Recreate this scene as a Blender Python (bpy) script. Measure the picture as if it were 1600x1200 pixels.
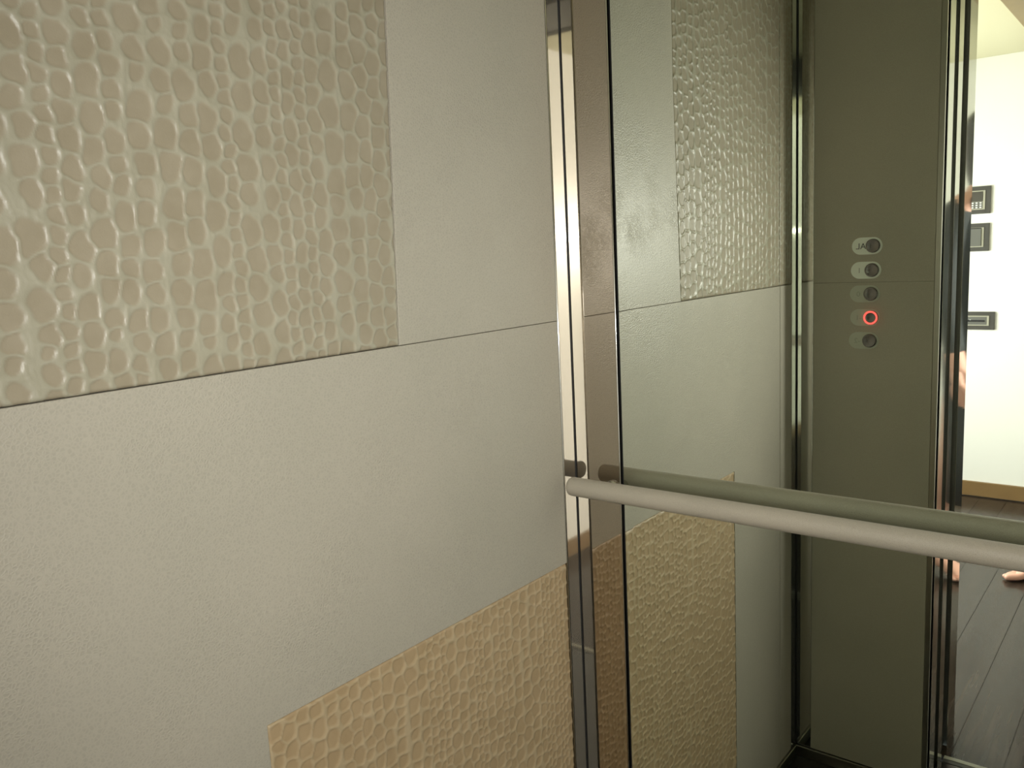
import bpy, bmesh, math, random
import numpy as np
from mathutils import Vector, Matrix, kdtree
random.seed(7)
for o in list(bpy.data.objects): bpy.data.objects.remove(o)
scn = bpy.context.scene
COL = scn.collection
PI = math.pi

# ------------------------------------------------------------------ camera, light, exposure
F_PX, YAW, PITCH, ROLL = 1316.43, 39.0016, -8.7303, -2.8122
CAM = Vector((0.7302, -1.05, 0.0))
y_, p_, r_ = (math.radians(v) for v in (YAW, PITCH, ROLL))
fw = Vector((-math.sin(y_) * math.cos(p_), math.cos(y_) * math.cos(p_), math.sin(p_)))
rt0 = Vector((math.cos(y_), math.sin(y_), 0)); up0 = rt0.cross(fw)
rt = rt0 * math.cos(r_) + up0 * math.sin(r_)
up = -rt0 * math.sin(r_) + up0 * math.cos(r_)
M = Matrix((rt, up, -fw)).transposed().to_4x4()
M.translation = CAM
cd = bpy.data.cameras.new('camera'); cam = bpy.data.objects.new('camera', cd); COL.objects.link(cam)
cam.matrix_world = M
cd.sensor_fit = 'HORIZONTAL'; cd.sensor_width = 36.0; cd.lens = 36.0 * F_PX / 1600
cd.clip_start = 0.01
scn.camera = cam
scn.view_settings.view_transform = 'Standard'; scn.view_settings.look = 'None'
scn.view_settings.gamma = 1.0; scn.view_settings.use_curve_mapping = False
scn.view_settings.exposure = 0.0

w = bpy.data.worlds.new('world'); scn.world = w; w.use_nodes = True
w.node_tree.nodes['Background'].inputs[0].default_value = (0.80, 0.90, 1.0, 1)
w.node_tree.nodes['Background'].inputs[1].default_value = 3.0

def area(name, loc, direction, sx, sy, power, color, spread=PI, upv=None):
    l = bpy.data.lights.new(name, 'AREA'); l.shape = 'RECTANGLE'; l.size = sx; l.size_y = sy
    l.energy = power; l.color = color; l.spread = spread
    o = bpy.data.objects.new(name, l); COL.objects.link(o)
    d = Vector(direction).normalized()
    u = upv or Vector((0, 0, 1))
    if abs(d.dot(u)) > .99: u = Vector((0, 1, 0))
    x = d.cross(u).normalized(); yv = x.cross(d)
    m = Matrix((x, yv, -d)).transposed().to_4x4(); m.translation = Vector(loc); o.matrix_world = m
    return o

# the compact camera's own flash, just above the lens
FLASH = area('camera_flash', CAM + up * 0.045 - fw * 0.012, fw - up * 0.03, 0.034, 0.014, 3.35,
             (1.0, 0.985, 0.93), math.radians(118), up)
# daylight coming in through the hall window
WINDOW_LIGHT = area('window_daylight', (-1.27, -2.45, -0.12), (1, 0, -0.10), 1.4, 1.17, 66.0, (1.0, 0.985, 0.93), math.radians(140))

# ------------------------------------------------------------------ key measures (metres)
ZF, ZC = -1.313, 0.80         # floor, hall ceiling
SEAM, SEAM2 = -0.1007, -0.4765
DF = -0.944                   # inner face of the cabin front
FR, JX = -1.249, 0.33         # hall face of the door frame, opening edge
WX = 1.40                     # cabin right wall
HY, HX0, HX1 = -3.573, -1.3, 1.32

# ------------------------------------------------------------------ materials
def mat(name):
    m = bpy.data.materials.new(name); m.use_nodes = True
    return m, m.node_tree, m.node_tree.nodes['Principled BSDF']
def N(nt, t, **kw):
    n = nt.nodes.new(t)
    for k, v in kw.items(): setattr(n, k, v)
    return n
def L(nt, a, b): nt.links.new(a, b)
def plain(name, col, rough=.5, metal=0, bump=0, bscale=200, spec=.5, coat=0, var=0, vscale=3):
    m, nt, b = mat(name)
    b.inputs['Base Color'].default_value = (*col, 1); b.inputs['Roughness'].default_value = rough
    b.inputs['Metallic'].default_value = metal; b.inputs['Specular IOR Level'].default_value = spec
    b.inputs['Coat Weight'].default_value = coat
    tc = N(nt, 'ShaderNodeTexCoord')
    if var:
        no = N(nt, 'ShaderNodeTexNoise'); no.inputs['Scale'].default_value = vscale; no.inputs['Detail'].default_value = 4
        L(nt, tc.outputs['Object'], no.inputs['Vector'])
        mx = N(nt, 'ShaderNodeMix', data_type='RGBA')
        mx.inputs[6].default_value = (*[c * (1 - var) for c in col], 1); mx.inputs[7].default_value = (*[min(1, c * (1 + var)) for c in col], 1)
        L(nt, no.outputs['Fac'], mx.inputs[0]); L(nt, mx.outputs[2], b.inputs['Base Color'])
    if bump:
        no = N(nt, 'ShaderNodeTexNoise'); no.inputs['Scale'].default_value = bscale; no.inputs['Detail'].default_value = 3
        L(nt, tc.outputs['Object'], no.inputs['Vector'])
        bp = N(nt, 'ShaderNodeBump'); bp.inputs['Strength'].default_value = bump; bp.inputs['Distance'].default_value = .001
        L(nt, no.outputs['Fac'], bp.inputs['Height']); L(nt, bp.outputs[0], b.inputs['Normal'])
    return m

def leather_smooth(name, col, cell=0.0036, strength=.6, rough=.42, spec=.5):
    """fine pebbled hide: small rounded grains with thin darker creases, slow tone drift"""
    m, nt, b = mat(name)
    tc = N(nt, 'ShaderNodeTexCoord')
    v = N(nt, 'ShaderNodeTexVoronoi', feature='DISTANCE_TO_EDGE'); v.inputs['Scale'].default_value = 1 / cell
    n0 = N(nt, 'ShaderNodeTexNoise'); n0.inputs['Scale'].default_value = 9; n0.inputs['Detail'].default_value = 2
    L(nt, tc.outputs['Object'], v.inputs['Vector']); L(nt, tc.outputs['Object'], n0.inputs['Vector'])
    mr = N(nt, 'ShaderNodeMapRange'); mr.inputs[1].default_value = 0.0; mr.inputs[2].default_value = .28
    L(nt, v.outputs['Distance'], mr.inputs[0])
    amp = N(nt, 'ShaderNodeMapRange'); amp.inputs[1].default_value = .38; amp.inputs[2].default_value = .68
    amp.inputs[3].default_value = .3; amp.inputs[4].default_value = 1.0
    L(nt, n0.outputs['Fac'], amp.inputs[0])
    bp = N(nt, 'ShaderNodeBump'); bp.inputs['Distance'].default_value = .0005
    bp.invert = True
    ms = N(nt, 'ShaderNodeMath', operation='MULTIPLY'); ms.inputs[1].default_value = strength
    L(nt, amp.outputs[0], ms.inputs[0]); L(nt, ms.outputs[0], bp.inputs['Strength'])
    L(nt, mr.outputs[0], bp.inputs['Height']); L(nt, bp.outputs[0], b.inputs['Normal'])
    # crease colour
    mx = N(nt, 'ShaderNodeMix', data_type='RGBA')
    mx.inputs[6].default_value = (*[min(1, c * 1.05) for c in col], 1); mx.inputs[7].default_value = (*[c * .945 for c in col], 1)
    L(nt, mr.outputs[0], mx.inputs[0])
    n1 = N(nt, 'ShaderNodeTexNoise'); n1.inputs['Scale'].default_value = 3.2; n1.inputs['Detail'].default_value = 3
    L(nt, tc.outputs['Object'], n1.inputs['Vector'])
    m2 = N(nt, 'ShaderNodeMix', data_type='RGBA', blend_type='MULTIPLY'); m2.inputs[0].default_value = 1
    cr = N(nt, 'ShaderNodeValToRGB'); cr.color_ramp.elements[0].position = .3; cr.color_ramp.elements[1].position = .7
    cr.color_ramp.elements[0].color = (.90, .90, .88, 1); cr.color_ramp.elements[1].color = (1, .985, .97, 1)
    L(nt, n1.outputs['Fac'], cr.inputs[0]); L(nt, mx.outputs[2], m2.inputs[6]); L(nt, cr.outputs[0], m2.inputs[7])
    L(nt, m2.outputs[2], b.inputs['Base Color'])
    b.inputs['Roughness'].default_value = rough; b.inputs['Specular IOR Level'].default_value = spec
    return m

def leather_scaled(name, cell_col, ridge_col, rough=.40):
    """embossed reptile hide; the relief is in the mesh, the 'ridge' attribute only tints cell floors and ridges"""
    m, nt, b = mat(name)
    at = N(nt, 'ShaderNodeAttribute'); at.attribute_name = 'ridge'
    mx = N(nt, 'ShaderNodeMix', data_type='RGBA')
    mx.inputs[6].default_value = (*cell_col, 1); mx.inputs[7].default_value = (*ridge_col, 1)
    L(nt, at.outputs['Fac'], mx.inputs[0])
    tc = N(nt, 'ShaderNodeTexCoord')
    n1 = N(nt, 'ShaderNodeTexNoise'); n1.inputs['Scale'].default_value = 30; n1.inputs['Detail'].default_value = 3
    L(nt, tc.outputs['Object'], n1.inputs['Vector'])
    cr = N(nt, 'ShaderNodeValToRGB'); cr.color_ramp.elements[0].position = .3; cr.color_ramp.elements[1].position = .72
    cr.color_ramp.elements[0].color = (.88, .87, .84, 1); cr.color_ramp.elements[1].color = (1, 1, 1, 1)
    m2 = N(nt, 'ShaderNodeMix', data_type='RGBA', blend_type='MULTIPLY'); m2.inputs[0].default_value = 1
    L(nt, n1.outputs['Fac'], cr.inputs[0]); L(nt, mx.outputs[2], m2.inputs[6]); L(nt, cr.outputs[0], m2.inputs[7])
    L(nt, m2.outputs[2], b.inputs['Base Color'])
    n2 = N(nt, 'ShaderNodeTexNoise'); n2.inputs['Scale'].default_value = 700; n2.inputs['Detail'].default_value = 2
    L(nt, tc.outputs['Object'], n2.inputs['Vector'])
    bp = N(nt, 'ShaderNodeBump'); bp.inputs['Strength'].default_value = .25; bp.inputs['Distance'].default_value = .0004
    L(nt, n2.outputs['Fac'], bp.inputs['Height']); L(nt, bp.outputs[0], b.inputs['Normal'])
    b.inputs['Roughness'].default_value = rough
    return m

LIGHT_C = (0.485, 0.452, 0.380)
MAT = dict(
    smooth=leather_smooth('smooth_leather', LIGHT_C),
    croc=leather_scaled('scaled_leather', (0.375, 0.325, 0.238), (0.425, 0.400, 0.308)),
    croc_low=leather_scaled('tan_scaled_leather', (0.50, 0.365, 0.215), (0.555, 0.435, 0.275), .42),
    cop=leather_smooth('panel_leather', (0.46, 0.43, 0.35), .0022, .3, .5, .4),
    rail=leather_smooth('rail_leather', (0.44, 0.40, 0.33), .0018, .5, .45, .45),
    bright_bead=plain('bright_bead', (.93, .93, .91), .12, 1),
    chrome=plain('chrome', (.88, .88, .86), .03, 1),
    bronze=plain('bronze_steel', (.56, .50, .42), .03, 1),
    steel=plain('polished_steel', (.70, .69, .62), .05, 1),
    steel_dull=plain('brushed_steel', (.55, .54, .47), .28, 1),
    black=plain('black_gap', (.008, .008, .008), .6),
    lining=plain('dark_lining', (.045, .044, .040), .5),
    floor_cab=plain('dark_stone', (.022, .021, .018), .22, bump=.1, bscale=60),
    white=plain('white_paint', (.84, .84, .80), .75, bump=.15, bscale=60),
    cream=plain('cream_ceiling_paint', (.66, .63, .44), .8),
    base=plain('brown_baseboard', (.20, .122, .048), .45, var=.12, vscale=12),
    beam=plain('brown_beam', (.24, .165, .06), .45, var=.15, vscale=12),
    grey_plate=plain('grey_plate', (.055, .052, .045), .4),
    pale=plain('pale_plastic', (.36, .35, .28), .35),
    rocker=plain('grey_rocker', (.12, .12, .11), .3),
    screen=plain('dark_screen', (.06, .055, .045), .25),
    key=plain('white_key', (.8, .8, .78), .3),
    skin=plain('skin', (.72, .40, .31), .5),
    hair=plain('dark_hair', (.018, .016, .02), .22),
    cloth=plain('dark_cloth', (.025, .030, .035), .75),
    eye=plain('eye', (.05, .03, .02), .15),
    lip=plain('lip', (.5, .2, .17), .4),
)
for nm, haze in (('chrome', .14), ('bronze', .12), ('steel', .05)):
    nt = MAT[nm].node_tree; b = nt.nodes['Principled BSDF']; col = list(b.inputs['Base Color'].default_value)
    g = N(nt, 'ShaderNodeBsdfAnisotropic'); g.inputs['Color'].default_value = col; g.inputs['Roughness'].default_value = .30
    ms = N(nt, 'ShaderNodeMixShader'); ms.inputs[0].default_value = haze
    out = nt.nodes['Material Output']; L(nt, b.outputs[0], ms.inputs[1]); L(nt, g.outputs[0], ms.inputs[2]); L(nt, ms.outputs[0], out.inputs[0])
# mirror
m, nt, b = mat('mirror_silver'); MAT['mirror'] = m
b.inputs['Base Color'].default_value = (.83, .875, .795, 1); b.inputs['Metallic'].default_value = 1; b.inputs['Roughness'].default_value = .004
# window glass
m, nt, b = mat('window_glass'); MAT['glass'] = m
b.inputs['Transmission Weight'].default_value = 1; b.inputs['Roughness'].default_value = 0; b.inputs['IOR'].default_value = 1.05
# red ring
m, nt, b = mat('red_ring_light'); MAT['red'] = m
b.inputs['Base Color'].default_value = (.6, .02, .02, 1); b.inputs['Emission Color'].default_value = (1, .075, .06, 1); b.inputs['Emission Strength'].default_value = 2.6
# label plates: reflected light on the top two painted as a paler tone
MAT['plate'] = plain('plate_lit_tone', (.86, .90, .80), .42, spec=.7)
MAT['plate_dark'] = plain('plate_unlit_tone', (.52, .54, .44), .5)
MAT['ink'] = plain('engraved_ink', (.14, .13, .13), .5)
MAT['ink_soft'] = plain('faint_ink', (.40, .42, .34), .5)
# turned button caps: metal with radial turning marks
m, nt, b = mat('turned_button'); MAT['button'] = m
b.inputs['Base Color'].default_value = (.22, .205, .20, 1); b.inputs['Metallic'].default_value = 1
b.inputs['Roughness'].default_value = .27; b.inputs['Anisotropic'].default_value = .85
tg = N(nt, 'ShaderNodeTangent', direction_type='RADIAL', axis='Z'); L(nt, tg.outputs[0], b.inputs['Tangent'])
# laminate
m, nt, b = mat('dark_laminate'); MAT['laminate'] = m
tc = N(nt, 'ShaderNodeTexCoord'); mp = N(nt, 'ShaderNodeMapping'); mp.inputs['Scale'].default_value = (30, 1.6, 30)
no = N(nt, 'ShaderNodeTexNoise'); no.inputs['Scale'].default_value = 2.2; no.inputs['Detail'].default_value = 6
oi = N(nt, 'ShaderNodeObjectInfo'); ad = N(nt, 'ShaderNodeVectorMath', operation='ADD')
L(nt, tc.outputs['Object'], ad.inputs[0]); L(nt, oi.outputs['Random'], ad.inputs[1])
L(nt, ad.outputs[0], mp.inputs[0]); L(nt, mp.outputs[0], no.inputs['Vector'])
cr = N(nt, 'ShaderNodeValToRGB'); cr.color_ramp.elements[0].position = .3; cr.color_ramp.elements[1].position = .7
cr.color_ramp.elements[0].color = (.022, .016, .012, 1); cr.color_ramp.elements[1].color = (.042, .030, .022, 1)
L(nt, no.outputs['Fac'], cr.inputs[0]); L(nt, cr.outputs[0], b.inputs['Base Color'])
b.inputs['Roughness'].default_value = .20; b.inputs['Specular IOR Level'].default_value = .26
MAT['plank_edge_glint'] = plain('plank_edge_glint', (.50, .48, .40), .4)  # pale colour stands in for the highlights along the plank bevels

# ------------------------------------------------------------------ helpers
def link(name, me, m, parent=None, smooth=False):
    o = bpy.data.objects.new(name, me); COL.objects.link(o)
    if m is not None:
        for mm in (m if isinstance(m, (list, tuple)) else [m]): me.materials.append(MAT[mm])
    if smooth:
        for p in me.polygons: p.use_smooth = True
    if parent is not None: o.parent = parent
    return o
def struct(o, label=None, cat=None):
    o['kind'] = 'structure'
    if label: o['label'] = label
    if cat: o['category'] = cat
    return o
def tag(o, label, cat, group=None):
    o['label'] = label; o['category'] = cat
    if group: o['group'] = group
    return o
def empty(name, loc=(0, 0, 0)):
    o = bpy.data.objects.new(name, None); COL.objects.link(o); o.location = loc; o.empty_display_size = .05
    return o
def bm_box(bm, x0, x1, y0, y1, z0, z1, bevel=0, seg=2):
    r = bmesh.ops.create_cube(bm, size=1)
    vs = r['verts']
    for v in vs:
        v.co = Vector(((x0 + x1) / 2 + v.co.x * (x1 - x0), (y0 + y1) / 2 + v.co.y * (y1 - y0), (z0 + z1) / 2 + v.co.z * (z1 - z0)))
    if bevel:
        es = list({e for v in vs for e in v.link_edges})
        bmesh.ops.bevel(bm, geom=es, offset=bevel, segments=seg, profile=.5, affect='EDGES')
def box(name, x0, x1, y0, y1, z0, z1, m, parent=None, bevel=0, seg=2):
    x0, x1 = sorted((x0, x1)); y0, y1 = sorted((y0, y1)); z0, z1 = sorted((z0, z1))
    c = Vector(((x0 + x1) / 2, (y0 + y1) / 2, (z0 + z1) / 2))
    off = Vector((0, 0, 0))
    bm = bmesh.new(); bm_box(bm, x0 - off.x, x1, y0, y1, z0, z1, bevel, seg)
    me = bpy.data.meshes.new(name); bm.to_mesh(me); bm.free()
    return link(name, me, m, parent)
def prism(name, pts, axis, a0, a1, m, parent=None):
    """extrude a 2D outline; axis 'x': pts=(y,z); 'y': pts=(x,z); 'z': pts=(x,y)"""
    n = len(pts); V = []
    for a in (a0, a1):
        for p, q in pts:
            V.append({'x': (a, p, q), 'y': (p, a, q), 'z': (p, q, a)}[axis])
    Fc = [list(range(n))[::-1], [n + i for i in range(n)]] + [[i, (i + 1) % n, n + (i + 1) % n, n + i] for i in range(n)]
    me = bpy.data.meshes.new(name); me.from_pydata(V, [], Fc)
    bm = bmesh.new(); bm.from_mesh(me); bmesh.ops.recalc_face_normals(bm, faces=bm.faces); bm.to_mesh(me); bm.free()
    return link(name, me, m, parent)
def lathe(name, prof, m, parent=None, seg=40, smooth=True):
    """profile (r, z) turned about local z"""
    V, Fc = [], []
    for r, z in prof:
        for i in range(seg):
            a = 2 * PI * i / seg; V.append((r * math.cos(a), r * math.sin(a), z))
    for k in range(len(prof) - 1):
        for i in range(seg):
            j = (i + 1) % seg
            Fc.append((k * seg + i, k * seg + j, (k + 1) * seg + j, (k + 1) * seg + i))
    me = bpy.data.meshes.new(name); me.from_pydata(V, [], Fc)
    bm = bmesh.new(); bm.from_mesh(me); bmesh.ops.remove_doubles(bm, verts=bm.verts, dist=1e-6)
    bmesh.ops.recalc_face_normals(bm, faces=bm.faces); bm.to_mesh(me); bm.free()
    return link(name, me, m, parent, smooth)

# ------------------------------------------------------------------ cabin shell
# back wall board behind mirror and strips
wb = struct(box('wall_back', 0, WX, .012, .05, ZF, .82, 'lining'))
struct(box('wall_right', WX, WX + .04, DF, .05, ZF, .82, 'smooth'))
wl = struct(box('wall_left', -.05, -.006, DF - .02, .05, ZF, .82, 'lining'))
struct(box('ceiling', -.05, WX + .04, DF - .02, .05, .80, .84, 'cream'))
struct(box('floor', -.05, WX + .04, -1.112, .05, ZF - .03, ZF, 'floor_cab'))

# ---- embossed hide panels (children of the left wall)
def hide_relief(u, z, seed, size, u0, u1, z0, z1):
    """returns height (0..1) and ridge mask on sample points; cells vary in size in slow patches and run in loose columns"""
    rng = random.Random(seed); pts = []
    def size_at(a, b):
        s = .5 + .28 * math.sin(a * 11 + seed) * math.cos(b * 8 + 2.1 * seed) + .26 * math.sin(b * 19 + a * 6 + seed * 3)
        return size * (.62 + .75 * min(1, max(0, s)))
    a = u0 - size
    while a < u1 + size:
        b = z0 - size * 1.5 + rng.random() * size; wcol = size * rng.choice((.45, .75, .85, .95, 1.05))
        while b < z1 + size:
            s = size_at(a, b) * rng.uniform(.6, 1.3)
            s = min(s, wcol * 1.25); pts.append((a + wcol * rng.uniform(.36, .64), b, s)); b += s * 1.12
        a += wcol
    kd = kdtree.KDTree(len(pts))
    for i, p in enumerate(pts): kd.insert((p[0], p[1] / 1.2, 0), i)
    kd.balance()
    H = np.zeros(len(u)); Rg = np.zeros(len(u))
    rad = [.5 * (.45 * kd.find_n((p[0], p[1] / 1.2, 0), 2)[1][2] + .55 * .80 * p[2]) for p in pts]
    for k in range(len(u)):
        a = u[k] + .0011 * math.sin(z[k] * 210 + u[k] * 60) + .0005 * math.sin(u[k] * 500 + z[k] * 330)
        b = z[k] + .0011 * math.sin(u[k] * 240 + z[k] * 90)
        near = kd.find_n((a, b / 1.2, 0), 5)
        ds = sorted((d - .80 * rad[i], i, d) for _, i, d in near)
        r0 = rad[ds[0][1]]
        fs = [(q[0] - ds[0][0]) / size for q in ds[1:]]
        e = ds[0][2] / r0
        f = -math.log(sum(math.exp(-14 * q) for q in fs)) / 14
        t = min(1, max(0, (1.34 - e) / .34)) * min(1, max(0, (f - .005) / .13)); t = t * t * (3 - 2 * t)
        H[k] = 1 - t; Rg[k] = 1 - t
        H[k] += .40 * math.exp(-(fs[0] / .06) ** 2)       # hairline crest midway between neighbouring cells
    return H, Rg
def long_creases(u, z, seed, n, u0, u1, z0, z1):
    rng = random.Random(seed * 13 + 1); H = np.zeros(len(u))
    for _ in range(n):
        a = rng.uniform(u0, u1); b = rng.uniform(z0, z1); ln = rng.uniform(.04, .13); sl = rng.uniform(-.22, .30); ph = rng.random() * 6
        c = a + sl * (z - b) + .002 * np.sin(z * 90 + ph)
        H = np.maximum(H, np.exp(-((u - c) / .0013) ** 2) * (np.abs(z - b) < ln) * rng.uniform(.4, .9))
    return H
def hide_panel(name, s0, s1, z0, z1, size, depth, seed, m, parent, step=.0018, edge=lambda z: 0., creases=0, x_base=0.0, s0z=None):
    nu = max(2, int((s1 - s0) / step)); nz = max(2, int((z1 - z0) / step))
    us = np.linspace(0, 1, nu + 1); zs = np.linspace(z0, z1, nz + 1)
    U, Z = np.meshgrid(us, zs)
    A0 = s0 + np.vectorize(edge)(Z)
    S = A0 + (s1 - A0) * U
    H, Rg = hide_relief(S.ravel(), Z.ravel(), seed, size, s0, s1, z0, z1)
    if creases:
        C_ = long_creases(S.ravel(), Z.ravel(), seed, creases, s0, s1, z0, z1)
        H = H + C_ * .75 * np.clip(H * 1.6 - .35, 0, 1)
    X = x_base + depth * (H.reshape(S.shape) - .8)
    # rolled edges
    d = np.minimum.reduce([S - A0, s1 - S, Z - z0, z1 - Z])
    X -= .0022 * np.clip(1 - d / .0028, 0, 1) ** 2
    n = (nu + 1) * (nz + 1)
    V = np.stack([X.ravel(), -S.ravel(), Z.ravel()], 1)
    idx = np.arange(n).reshape(nz + 1, nu + 1)
    Fq = np.stack([idx[:-1, :-1], idx[1:, :-1], idx[1:, 1:], idx[:-1, 1:]], -1).reshape(-1, 4)
    # closed edge skirt so the panel has thickness
    border = np.concatenate([idx[0, :], idx[1:, -1], idx[-1, -2::-1], idx[-2:0:-1, 0]])
    Vb = V[border].copy(); Vb[:, 0] = -.0055
    bi = n + np.arange(len(border))
    Fs = np.stack([border, np.roll(border, -1), np.roll(bi, -1), bi], 1)
    V = np.concatenate([V, Vb]); Fq = np.concatenate([Fq, Fs])
    me = bpy.data.meshes.new(name)
    me.vertices.add(len(V)); me.vertices.foreach_set('co', V.astype(np.float32).ravel())
    me.loops.add(Fq.size); me.loops.foreach_set('vertex_index', Fq.astype(np.int32).ravel())
    me.polygons.add(len(Fq)); me.polygons.foreach_set('loop_start', np.arange(0, Fq.size, 4, dtype=np.int32))
    me.update(calc_edges=True); me.validate()
    at = me.attributes.new('ridge', 'FLOAT', 'POINT')
    at.data.foreach_set('value', np.concatenate([Rg, np.zeros(len(border))]).astype(np.float32))
    o = link(name, me, m, parent, True)
    return o

EDGE_U = lambda z: -.0155 * min(1, max(0, (z - SEAM)) / .39)
G = .0004
up_p = hide_panel('leather_panel', .3570 + G, .838, SEAM + G, .795, .0255, .0010, 3, 'croc', wl, .0015, EDGE_U, creases=230)
up_p['label'] = 'panel of cream reptile-embossed leather above the seam'
lo = hide_panel('leather_panel', .0350, .5835 - G, ZF + .03, SEAM2 - G, .0205, .0011, 9, 'croc_low', wl, .0018, creases=14)
lo['label'] = 'panel of tan reptile-embossed leather, low beside the chrome corner'
nr = hide_panel('leather_panel', .8405, .9110, SEAM + G, .795, .0150, .0010, 12, 'croc', wl, .0028)
nr['label'] = 'narrow strip of reptile-embossed leather at the cabin door end'

def smooth_panel(name, pts, m, parent, label=None, bev=.0005):
    """pts: outline in (s, z), front face at x = 0 with rounded edges"""
    bm = bmesh.new()
    vs = [bm.verts.new((0, -s, z)) for s, z in pts]
    f = bm.faces.new(vs); f.normal_update()
    if f.normal.x < 0: f.normal_flip()
    r = bmesh.ops.extrude_face_region(bm, geom=[f])
    for v in [g for g in r['geom'] if isinstance(g, bmesh.types.BMVert)]: v.co.x -= .0055
    # original face is the front; bevel its rim
    bm.faces.ensure_lookup_table()
    bmesh.ops.recalc_face_normals(bm, faces=bm.faces)
    es = [e for e in bm.edges if all(abs(v.co.x) < 1e-6 for v in e.verts)]
    bmesh.ops.bevel(bm, geom=es, offset=bev, segments=2, profile=.5, affect='EDGES')
    me = bpy.data.meshes.new(name); bm.to_mesh(me); bm.free()
    o = link(name, me, m, parent)
    if label: o['label'] = label
    return o
smooth_panel('leather_panel', [(.0350, SEAM + G), (.3570 - G, SEAM + G), (.3570 - G + EDGE_U(.29), .29), (.3415 - G, .795), (.0350, .795)], 'smooth', wl,
             'panel of plain pale leather between the embossed leather and the chrome corner')
smooth_panel('leather_panel', [(.0350, SEAM2 + G), (.5835 + G, SEAM2 + G), (.5835 + G, ZF + .03), (.838, ZF + .03), (.838, SEAM - G), (.0350, SEAM - G)], 'smooth', wl,
             'large panel of plain pale pebbled leather below the upper seam')
smooth_panel('leather_panel', [(.8405, ZF + .03), (.9110, ZF + .03), (.9110, SEAM - G), (.8405, SEAM - G)], 'smooth', wl,
             'narrow strip of plain leather at the cabin door end')

# ---- chrome corner, back left: left facet, bead, back strip, glass bead
struct(box('trim_1', -.005, 0, -.0014, -.0324, ZF + .03, .795, 'chrome', None, .0003), 'chrome corner strip on the leather wall beside the mirror')
def bead(name, x, y, r, m, parent=None):
    o = lathe(name, [(0, 0), (r, 0), (r, .795 - ZF - .03), (0, .795 - ZF - .03)], m, parent, 12)
    o.location = (x, y, ZF + .03); return o
struct(bead('trim_2', .0004, -.0336, .0014, 'bright_bead'), 'thin bright bead edging the chrome corner')
struct(box('trim_3', -.0055, .0014, -.0014, .012, ZF + .03, .795, 'black'))
struct(box('trim_4', .0014, .0782, 0, .010, ZF + .03, .795, 'bronze', None, .0004), 'bronze-toned polished steel strip between the corner and the mirror')
struct(bead('trim_5', .0795, .0002, .0014, 'bright_bead'))
struct(box('trim_6', .0806, .0855, .004, .012, ZF + .03, .795, 'black'))

# ---- mirror: slab with a shallow bevelled edge
mr = empty('mirror', (.0855, 0, ZF + .03))
mx0, mx1, mz0, mz1 = .0855, WX - .01, ZF + .03, .795
bv = .0145
bm = bmesh.new()
def quad(bm, *co): return bm.faces.new([bm.verts.new(c) for c in co])
quad(bm, (mx0 + bv, 0, mz0 + bv), (mx1 - bv, 0, mz0 + bv), (mx1 - bv, 0, mz1 - bv), (mx0 + bv, 0, mz1 - bv))
me = bpy.data.meshes.new('mirror_glass'); bm.to_mesh(me); bm.free()
# give it thickness behind
bm = bmesh.new(); bm_box(bm, mx0 + bv, mx1 - bv, 0, .009, mz0 + bv, mz1 - bv)
me = bpy.data.meshes.new('mirror_glass'); bm.to_mesh(me); bm.free()
mg = link('mirror_glass', me, 'mirror'); mg.parent = mr; mg.location = -mr.location
bd = .00016
bm = bmesh.new()
i_ = [(mx0 + bv, 0, mz0 + bv), (mx1 - bv, 0, mz0 + bv), (mx1 - bv, 0, mz1 - bv), (mx0 + bv, 0, mz1 - bv)]
o_ = [(mx0, bd, mz0), (mx1, bd, mz0), (mx1, bd, mz1), (mx0, bd, mz1)]
b_ = [(mx0, .009, mz0), (mx1, .009, mz0), (mx1, .009, mz1), (mx0, .009, mz1)]
for k in range(4):
    j = (k + 1) % 4
    quad(bm, o_[k], o_[j], i_[j], i_[k]); quad(bm, b_[k], b_[j], o_[j], o_[k])
bmesh.ops.recalc_face_normals(bm, faces=bm.faces)
me = bpy.data.meshes.new('bevelled_edge'); bm.to_mesh(me); bm.free()
be = link('bevelled_edge', me, 'mirror'); be.parent = mr; be.location = -mr.location
tag(mr, 'tall silvered mirror filling the lift wall behind the handrail', 'mirror')

# ---- handrail
RY, RZ, RR = -.0440, -.3483, .0142
hr = empty('handrail', (.0178, RY, RZ))
x0, x1 = .0178, 1.34
prof = [(0, 0), (RR * .62, 0), (RR * .86, .0012), (RR * .97, .0035), (RR, .007)] + [(RR, .007 + (x1 - x0 - .014) * k / 8) for k in range(1, 9)] + \
       [(RR * .97, x1 - x0 - .0035), (RR * .86, x1 - x0 - .0012), (RR * .62, x1 - x0), (0, x1 - x0)]
rl = lathe('rail', prof, 'rail', hr, 40); rl.rotation_euler = (0, PI / 2, 0)
for bx in (.066, 1.25):
    br = lathe('bracket', [(0, 0), (.0125, 0), (.0125, .004), (.0062, .006), (.0062, .034), (0, .034)], 'chrome', hr, 24)
    br.rotation_euler = (PI / 2, 0, 0); br.location = (bx - .0178, -RY, -.008)
tag(hr, 'round leather-wrapped handrail across the mirror', 'handrail')

# ------------------------------------------------------------------ cabin front (seen in the mirror)
wf = struct(box('wall_front', -.006, .3105, DF - .022, DF - .006, ZF, .80, 'lining'))
# corner strips front left
strip_f = box('trim_7', -.005, 0, -.9130, -.9415, ZF + .03, .795, 'chrome'); struct(strip_f, 'chrome corner strip at the door end of the leather wall')
struct(box('trim_8', .0022, .0385, DF, DF - .006, ZF + .03, .795, 'steel', None, .0003), 'polished steel corner strip beside the button panel')
struct(box('trim_9', -.0055, .0022, -.9418, DF - .006, ZF + .03, .795, 'black'))
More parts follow.
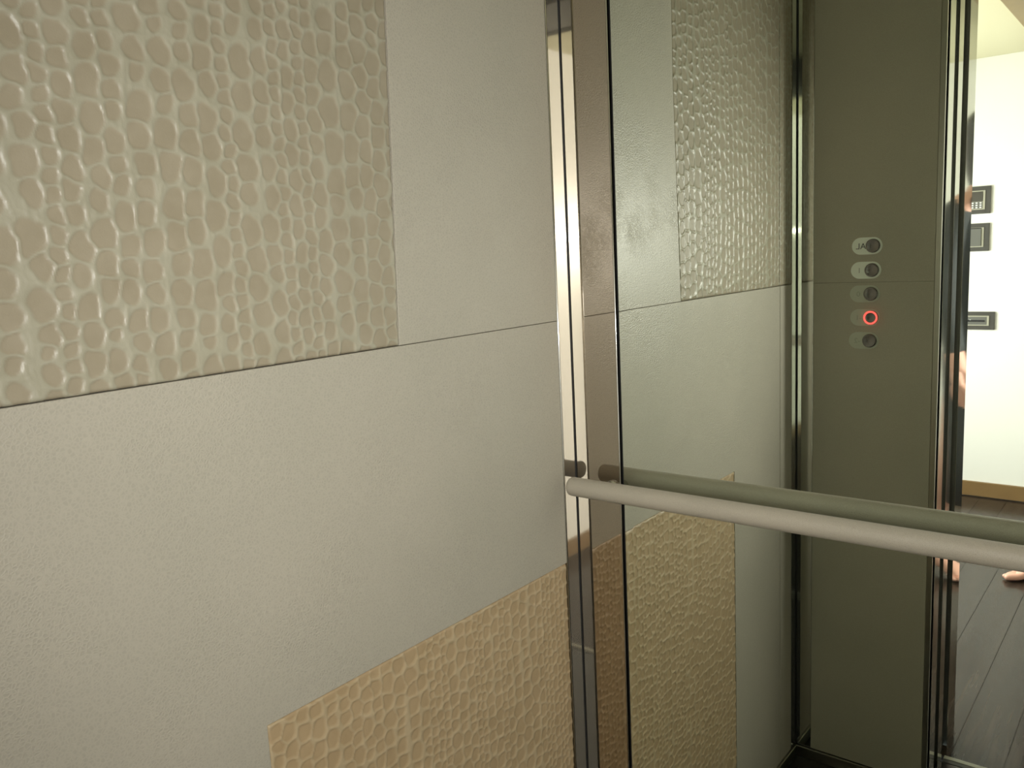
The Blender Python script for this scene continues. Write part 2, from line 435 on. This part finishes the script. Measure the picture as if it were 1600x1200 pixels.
# skirting
struct(box('baseboard_front', 0, .3105, DF, DF + .006, ZF, ZF + .028, 'steel_dull', None, .0008))
struct(box('baseboard_left', -.006, .005, -.943, -.002, ZF, ZF + .028, 'steel_dull', None, .0008))
struct(box('baseboard_back', .005, WX, -.006, .0, ZF, ZF + .028, 'steel_dull', None, .0008))
# front return on the far side, and the lintel
struct(box('wall_front_right', 1.13, WX, DF - .022, DF, ZF, .80, 'smooth'))
struct(box('trim_10', .3105, 1.13, DF - .022, DF, .69, .80, 'lining'), 'dark lintel over the cabin opening')

# ---- control panel: leather-faced column with five call buttons
cp = empty('control_panel', (.169, DF, -.127))
off = -Vector(cp.location)
def cpart(o): o.parent = cp; o.location = Vector(o.location) + off; return o
# two leather faces with the seam the wall carries
for z0, z1 in ((ZF + .03, SEAM - .0002), (SEAM + .0002, .795)):
    bm = bmesh.new(); bm_box(bm, .0390, .2990, DF - .006, DF, z0, z1, .0004, 2)
    me = bpy.data.meshes.new('leather_face'); bm.to_mesh(me); bm.free()
    cpart(link('leather_face', me, 'cop'))
def capsule_pts(xa, xb, r, n=18):
    P = []
    for i in range(n + 1): a = -PI / 2 + PI * i / n; P.append((xb + r * math.cos(a), r * math.sin(a)))
    for i in range(n + 1): a = PI / 2 + PI * i / n; P.append((xa + r * math.cos(a), r * math.sin(a)))
    return P
BTN = [(.1719, -.0197), (.1703, -.0737), (.1688, -.1267), (.1700, -.1803), (.1676, -.2329)]
TXT = ['AL', '1', '0', '-1', '-2']
def flat_text(s, size):
    c = bpy.data.curves.new('t', 'FONT'); c.body = s; c.size = size; c.align_x = 'CENTER'; c.align_y = 'CENTER'; c.extrude = .0002; c.resolution_u = 3
    o = bpy.data.objects.new('t', c); COL.objects.link(o)
    dg = bpy.context.evaluated_depsgraph_get(); me = bpy.data.meshes.new_from_object(o.evaluated_get(dg))
    bpy.data.objects.remove(o); return me
for k, ((bx, bz), t) in enumerate(zip(BTN, TXT)):
    hi = k < 2
    pts = [(x, z + bz) for x, z in capsule_pts(bx - .0268, bx + .0008, .0190)]
    pl = prism('label_plate', pts, 'y', DF + .0008, DF - .002, 'plate' if hi else 'plate_dark')
    cpart(pl); pl['label'] = 'pale frosted label plate of the alarm button, caught light painted into its tone' if k == 0 else ('pale frosted label plate' if hi else 'frosted label plate in the duller tone, no caught light painted in')  # the paler plates have caught light painted into their colour
    me = flat_text(t, .019 if k == 0 else .0165); me.name = 'lettering'
    # text faces into the cabin: reading direction runs towards -x, normal +y
    me.transform(Matrix(((-1, 0, 0, 0), (0, 0, 1, 0), (0, 1, 0, 0), (0, 0, 0, 1))))
    tx = link('lettering', me, 'ink' if k == 0 else 'ink_soft')
    tx.parent = pl; tx.location = (bx - (.0262 if k == 0 else .0275), DF + .0010, bz - .001)
    b0 = lathe('push_button', [(.0000, .0042), (.004, .0043), (.008, .0049), (.0115, .0058), (.0136, .0062), (.0148, .0056), (.0153, .0040), (.0153, -.002)], 'button', None, 48)
    b0.rotation_euler = (-PI / 2, 0, 0); b0.location = (bx, DF, bz); cpart(b0)
    if k == 3:
        a = []
        for i in range(13):
            q = 2 * PI * i / 12; a.append((.0134 + .0019 * math.cos(q), .0062 + .0014 * math.sin(q)))
        rg = lathe('light_ring', a, 'red', b0, 48); rg['label'] = 'glowing red ring of the pressed button'
tag(cp, 'leather-faced lift control column with five round metal buttons, one ringed red', 'control panel')

# ---- stepped polished jamb of the sliding doors and landing frame (left side seen in the mirror)
d1 = struct(empty('door_1', (.32, DF, ZF)), 'stepped polished steel jamb of the lift entrance')
def jpart(name, xa, xb, ya, yb, m, z1=.80, lab=None):
    bm = bmesh.new(); bm_box(bm, min(xa, xb), max(xa, xb), min(ya, yb), max(ya, yb), ZF, z1, .0005, 1)
    me = bpy.data.meshes.new(name); bm.to_mesh(me); bm.free()
    o = link(name, me, m); o.parent = d1; o.location = -d1.location
    if lab: o['label'] = lab
    return o
jpart('jamb_strip', .2994, .3105, DF, DF - .022, 'steel_dull', lab='dull beige metal edge strip')
jpart('jamb_gap', .20, .2960, DF - .022, -1.200, 'black')
jpart('jamb_plate', .280, .3103, -.9730, -1.0215, 'steel')
jpart('jamb_plate', .280, .3103, -1.0610, -1.1060, 'steel')
jpart('jamb_plate', .280, .3103, -1.1660, FR, 'steel', .68)
for ya, yb in ((DF, -1.0215), (-1.0610, -1.1060), (-1.1660, FR)):
    jpart('jamb_plate', 1.13, 1.16, ya, yb, 'steel', .69)
jpart('jamb_gap', 1.145, 1.20, DF - .022, -1.200, 'black')
hd = box('door_head', .3105, 1.13, DF - .022, FR, .68, .80, 'lining'); hd.parent = d1; hd.location = -d1.location
# sills
s1 = box('sill', .3103, 1.13, -1.112, -1.127, ZF - .02, ZF + .001, 'lining'); s1.parent = d1; s1.location = -d1.location
s2 = box('threshold_strip', .3103, 1.13, -1.127, -1.142, ZF - .02, ZF + .002, 'pale', None, .0006); s2.parent = d1; s2.location = -d1.location
s2['label'] = 'pale metal threshold strip'

# ------------------------------------------------------------------ hall
struct(box('wall_landing_left', HX0, .3095, FR + .05, FR, ZF, ZC, 'white'))
struct(box('wall_landing_right', 1.13, HX1, FR + .05, FR, ZF, ZC, 'white'))
struct(box('wall_landing_top', .3095, 1.13, FR + .05, FR, .68, ZC, 'white'))
struct(box('wall_far', HX0, HX1, HY, HY - .1, ZF, ZC, 'white'))
struct(box('wall_hall_right', HX1, HX1 + .1, FR + .05, HY - .1, ZF, ZC, 'white'))
# left wall with the window opening that lights the hall
wr = struct(empty('wall_hall_left', (HX0, -2.45, ZF)))
def wpart(*a):
    o = box('wall_section', *a); o.parent = wr; o.location = -wr.location; return o
X0, X1 = HX0 - .12, HX0
wpart(X0, X1, FR + .05, -1.70, ZF, ZC, 'white'); wpart(X0, X1, -3.20, HY - .1, ZF, ZC, 'white')
wpart(X0, X1, -1.70, -3.20, ZF, -.75, 'white'); wpart(X0, X1, -1.70, -3.20, .52, ZC, 'white')
wn = struct(empty('window_1', (HX0 - .06, -2.45, -.75)))
for a in ((-1.70, -1.75, -.75, .52), (-3.15, -3.20, -.75, .52), (-1.75, -3.15, -.75, -.70), (-1.75, -3.15, .47, .52), (-2.43, -2.47, -.70, .47)):
    o = box('window_frame', HX0 - .07, HX0 - .03, *a, 'white', None, .003); o.parent = wn; o.location = -wn.location
for a in ((-1.75, -2.43), (-2.47, -3.15)):
    o = box('pane', HX0 - .052, HX0 - .048, *a, -.70, .47, 'glass'); o.parent = wn; o.location = -wn.location
struct(box('ceiling_hall', HX0 - .12, HX1 + .1, FR + .05, HY - .1, ZC, ZC + .05, 'cream'))
struct(box('trim_11', .2208, .46, FR - .002, HY + .001, .70, ZC - .0005, 'beam', None, .004), 'brown wooden beam along the hall ceiling')
struct(box('baseboard_far', HX0, HX1, HY, HY + .014, ZF + .004, ZF + .078, 'base', None, .003), 'brown wooden baseboard below the bright wall')
struct(box('baseboard_right', HX1 - .014, HX1, FR, HY, ZF + .004, ZF + .078, 'base', None, .003)); struct(box('baseboard_hall_left', HX0, HX0 + .014, FR, HY, ZF + .004, ZF + .078, 'base', None, .003))
# laminate planks
fh = struct(empty('floor_hall', (1, -2.35, ZF)), 'dark laminate floor of the hall')
sub = box('screed', HX0, HX1, -1.14, HY, ZF - .03, ZF - .012, 'black', fh); sub.location = -fh.location
PW = .1165
bm = bmesh.new(); bm_box(bm, .0002, PW - .0002, 0, -1.2155 * 2 + .001, -.012, 0)
top = [e for e in bm.edges if all(abs(v.co.z) < 1e-6 for v in e.verts)]
bmesh.ops.bevel(bm, geom=top, offset=.0015, segments=1, affect='EDGES')
pm = bpy.data.meshes.new('plank'); bm.to_mesh(pm); bm.free(); pm.materials.append(MAT['laminate']); pm.materials.append(MAT['plank_edge_glint'])
for p in pm.polygons:
    if .2 < p.normal.z < .95: p.material_index = 1
n0 = math.ceil((HX0 - .2045) / PW)
for k in range(n0 - 1, int((HX1 - .2045) / PW) + 1):
    o = bpy.data.objects.new('plank', pm); COL.objects.link(o); o.parent = fh
    o.location = Vector((.2045 + k * PW, -1.1425, ZF)) - fh.location

# ---- wall devices on the far wall (left part hidden by the jamb from here)
def device(name, xr, z0, z1, wdt, inner, kind):
    """xr = edge nearer +x; plates sit on the wall, faces towards +y"""
    e = empty(name, (xr - wdt / 2, HY, (z0 + z1) / 2)); of = -e.location
    def part(n, xa, xb, za, zb, t0, t1, m, bevel=.0008, par=None):
        o = box(n, xa, xb, HY + t0, HY + t1, za, zb, m, None, bevel); o.parent = e; o.location = of; return o
    xl = xr - wdt
    fr = .017
    part('frame', xl, xr, z0, z1, 0, .009, 'grey_plate', .0015)
    part('surround', xl + fr * 1.35, xr - fr * 1.35, z0 + fr * 1.15, z1 - fr * 1.15, .0085, .012, 'pale')
    a0, a1, c0, c1 = xl + fr * 1.6, xr - fr * 1.95, z0 + fr * 1.45, z1 - fr * 1.45
    if kind == 'keypad':
        part('display', a0, a1, c0 + (c1 - c0) * .42, c1, .0118, .014, 'screen')
        part('key_field', a0, a1, c0, c0 + (c1 - c0) * .40, .0118, .0128, 'rocker', .0003)
        for r in range(3):
            for q in range(4):
                kx = a0 + (a1 - a0) * (q + .5) / 4; kz = c0 + (c1 - c0) * .40 * (r + .5) / 3
                part('key', kx - .004, kx + .004, kz - .003, kz + .003, .0126, .0145, 'key', .0004)
    elif kind == 'switch':
        part('rocker', a0, a1, c0, c1, .0118, .016, 'rocker', .0016)
        part('shadow_slot', a0, a1, c1, c1 + .004, .0118, .0124, 'black', .0001)
    else:
        part('display', a0, a1, c0, c1, .0118, .0130, 'rocker')
        part('slider', a0 + .006, a1 - .008, (c0 + c1) / 2 - .005, (c0 + c1) / 2 + .004, .0128, .0150, 'black', .0006)
        part('indicator', xr - .108, xr - .100, (c0 + c1) / 2 - .003, (c0 + c1) / 2 + .005, .0128, .015, 'key', .001)
    return e
tag(device('wall_keypad', -.0325, .0835, .2125, .128, .0, 'keypad'), 'grey framed keypad with dark display, topmost device on the bright wall', 'keypad')
tag(device('light_switch', -.0335, -.0935, .0385, .128, .0, 'switch'), 'grey framed square light switch under the keypad', 'switch')
tag(device('wall_thermostat', .0025, -.4725, -.3850, .160, .0, 'slider'), 'wide grey framed wall control with a slider, lowest on the bright wall', 'thermostat')

# ------------------------------------------------------------------ barefoot person standing in the hall
def skinned(name, verts, edges, radii, m, parent, root=0, sub=2):
    me = bpy.data.meshes.new(name); me.from_pydata(verts, edges, [])
    o = bpy.data.objects.new(name, me); COL.objects.link(o)
    md = o.modifiers.new('s', 'SKIN'); md.use_smooth_shade = True
    for i, r in enumerate(radii):
        sv = me.skin_vertices[0].data[i]; sv.radius = r if isinstance(r, tuple) else (r, r); sv.use_root = (i == root)
    sb = o.modifiers.new('b', 'SUBSURF'); sb.levels = sub; sb.render_levels = sub
    dg = bpy.context.evaluated_depsgraph_get(); nm = bpy.data.meshes.new_from_object(o.evaluated_get(dg))
    bpy.data.objects.remove(o)
    ob = link(name, nm, m, parent, True); return ob
class Rig:
    def __init__(s): s.v, s.e, s.r = [], [], []
    def add(s, co, r, to=None):
        s.v.append(Vector(co)); s.r.append(r)
        if to is not None: s.e.append((to, len(s.v) - 1))
        return len(s.v) - 1
    def chain(s, start, items):
        k = start
        for co, r in items: k = s.add(co, r, k)
        return k
    def build(s, name, m, parent, root=0, sub=2): return skinned(name, [tuple(v) for v in s.v], s.e, s.r, m, parent, root, sub)
# local frame: +x is the direction faced, +y to the figure's left, z up from the floor; 1.46 m tall
PERS = empty('person', (.464, -2.480, ZF))
def person():
    K = 1.75 / 1.70
    S = lambda *c: tuple(K * v for v in c)
    r = Rig()
    pel = r.add(S(0, 0, .93), S(.105, .14))
    ch = r.chain(pel, [(S(-.005, 0, 1.08), S(.095, .125)), (S(-.01, 0, 1.24), S(.11, .15)), (S(-.012, 0, 1.36), S(.085, .13))])
    nk = r.chain(ch, [(S(-.01, 0, 1.44), S(.052, .055)), (S(.005, 0, 1.50), S(.05, .052)), (S(.018, 0, 1.56), S(.078, .068)), (S(.012, 0, 1.63), S(.088, .074)), (S(.008, 0, 1.675), S(.05, .045))])
    for sd in (1, -1):
        arm = r.chain(ch, [(S(-.012, sd * .17, 1.355), S(.052, .052)), (S(-.025, sd * .195, 1.20), S(.043, .043)), (S(-.02, sd * .205, 1.06), S(.037, .037)),
                           (S(.005, sd * .205, .93), S(.033, .033)), (S(.03, sd * .20, .82), S(.024, .028)), (S(.038, sd * .20, .775), S(.036, .016))])
        # fingers and thumb
        for q, (dx, ln) in enumerate(((.028, .065), (.010, .078), (-.008, .072), (-.026, .056))):
            b0 = Vector(S(.040 + dx, sd * .20, .765))
            r.chain(arm, [(tuple(b0 + Vector(S(.002, 0, -.03))), S(.0095, .0095)), (tuple(b0 + Vector(S(.006, -sd * .004, -.03 - ln * .5))), S(.0085, .0085)), (tuple(b0 + Vector(S(.006, -sd * .018, -.03 - ln * .9))), S(.007, .007))])
        r.chain(arm - 1, [(S(.060, sd * .186, .785), S(.011, .011)), (S(.078, sd * .176, .755), S(.0095, .0095)), (S(.080, sd * .170, .727), S(.008, .008))])
        fx = 0 if sd > 0 else -.13                        # the right foot stands a little back
        leg = r.chain(pel, [(S(.0, sd * .085, .86), S(.088, .088)), (S(.008 + fx * .25, sd * .095, .68), S(.072, .072)), (S(.012 + fx * .5, sd * .10, .48), S(.052, .052)),
                            (S(-.005 + fx * .72, sd * .10, .32), S(.05, .05)), (S(-.018 + fx, sd * .10, .13), S(.032, .032))])
        ank = r.chain(leg, [(S(-.012 + fx, sd * .10, .065), S(.032, .034))])
        r.chain(ank, [(S(-.045 + fx, sd * .10, .034), S(.030, .030))])
        ball = r.chain(ank, [(S(.06 + fx, sd * .102, .045), S(.032, .026)), (S(.13 + fx, sd * .106, .026), S(.040, .020))])
        # toes: big toe on the inner side
        for q, (dy, ln, rad) in enumerate(((-.030, .052, .0140), (-.010, .050, .0098), (.008, .043, .0092), (.024, .034, .0086), (.038, .024, .0082))):
            bb = (.152 + fx - .012 * max(0, q - 1), sd * (.106 + dy), .017)
            r.chain(ball, [(S(*bb), S(rad, rad)), (S(bb[0] + ln * .55, bb[1] + sd * .001, .0155), S(rad * .96, rad * .96)), (S(bb[0] + ln, bb[1] + sd * .001, rad * .95), S(rad * .82, rad * .80))])
    body = r.build('body', 'skin', PERS, 0, 2)
    # face
    head_c = Vector(S(.014, 0, 1.60))
    def blob(name, c, sc, m, par, seg=16):
        bm = bmesh.new(); bmesh.ops.create_uvsphere(bm, u_segments=seg, v_segments=seg // 2, radius=1)
        for v in bm.verts: v.co = Vector((v.co.x * sc[0], v.co.y * sc[1], v.co.z * sc[2])) * K + Vector(S(*c))
        me = bpy.data.meshes.new(name); bm.to_mesh(me); bm.free(); return link(name, me, m, par, True)
    for sd in (1, -1):
        blob('eye', (.079, sd * .030, 1.600), (.008, .013, .0065), 'eye', body); blob('ear', (.005, sd * .074, 1.592), (.016, .007, .030), 'skin', body)
    blob('nose', (.093, 0, 1.572), (.017, .012, .021), 'skin', body); blob('mouth', (.082, 0, 1.540), (.008, .022, .006), 'lip', body)
    # hair: cap over the skull falling to the shoulders
    bm = bmesh.new(); bmesh.ops.create_uvsphere(bm, u_segments=32, v_segments=24, radius=1)
    for v in bm.verts:
        c = v.co.copy()
        x = -.012 + c.x * .100; yy = c.y * .090; z = 1.625 + c.z * .088
        if c.z < 0.0 and c.x < .45:
            t = -c.z; z = 1.625 - t * .27; x = -.012 + c.x * (.100 - .01 * t); yy = c.y * (.090 + .025 * t)
        elif c.z < .35 and c.x >= .45:
            x = .055 ; z = 1.66 + c.z * .03
        v.co = Vector(S(x, yy, z))
    me = bpy.data.meshes.new('hair'); bm.to_mesh(me); bm.free(); link('hair', me, 'hair', PERS, True)
    # dress: lathe-like tube with sleeves following the torso
    def tube(rings, name, m):
        V, Fc = [], []; n = 28
        for (cx, cy, z, rx, ry) in rings:
            for i in range(n):
                a = 2 * PI * i / n; V.append(S(cx + rx * math.cos(a), cy + ry * math.sin(a), z))
        for k in range(len(rings) - 1):
            for i in range(n):
                j = (i + 1) % n; Fc.append((k * n + i, k * n + j, (k + 1) * n + j, (k + 1) * n + i))
        me = bpy.data.meshes.new(name); me.from_pydata(V, [], Fc); o = link(name, me, m, PERS, True)
        sm = o.modifiers.new('t', 'SOLIDIFY'); sm.thickness = .004; return o
    tube([(-.012, 0, 1.415, .062, .072), (-.012, 0, 1.395, .088, .125), (-.012, 0, 1.35, .108, .175), (-.01, 0, 1.30, .120, .188), (-.01, 0, 1.24, .126, .172), (-.005, 0, 1.08, .112, .145),
          (0, 0, .95, .122, .160), (.0, 0, .84, .122, .182), (0, 0, .55, .100, .168), (0, 0, .30, .090, .160)], 'dress', 'cloth')
    for sd in (1, -1):
        rr = Rig(); a = rr.add(S(-.012, sd * .13, 1.36), S(.055, .055))
        rr.chain(a, [(S(-.012, sd * .175, 1.345), S(.062, .062)), (S(-.025, sd * .195, 1.20), S(.052, .052)), (S(-.02, sd * .205, 1.06), S(.046, .046)), (S(.005, sd * .205, .93), S(.041, .041)), (S(.025, sd * .201, .845), S(.035, .037))])
        rr.build('sleeve', 'cloth', PERS, 0, 1)
person()
PERS.rotation_euler = (0, 0, math.atan2(.45, -.89))
tag(PERS, 'barefoot person with dark hair and dark clothes standing in the hall, toes in view', 'person')
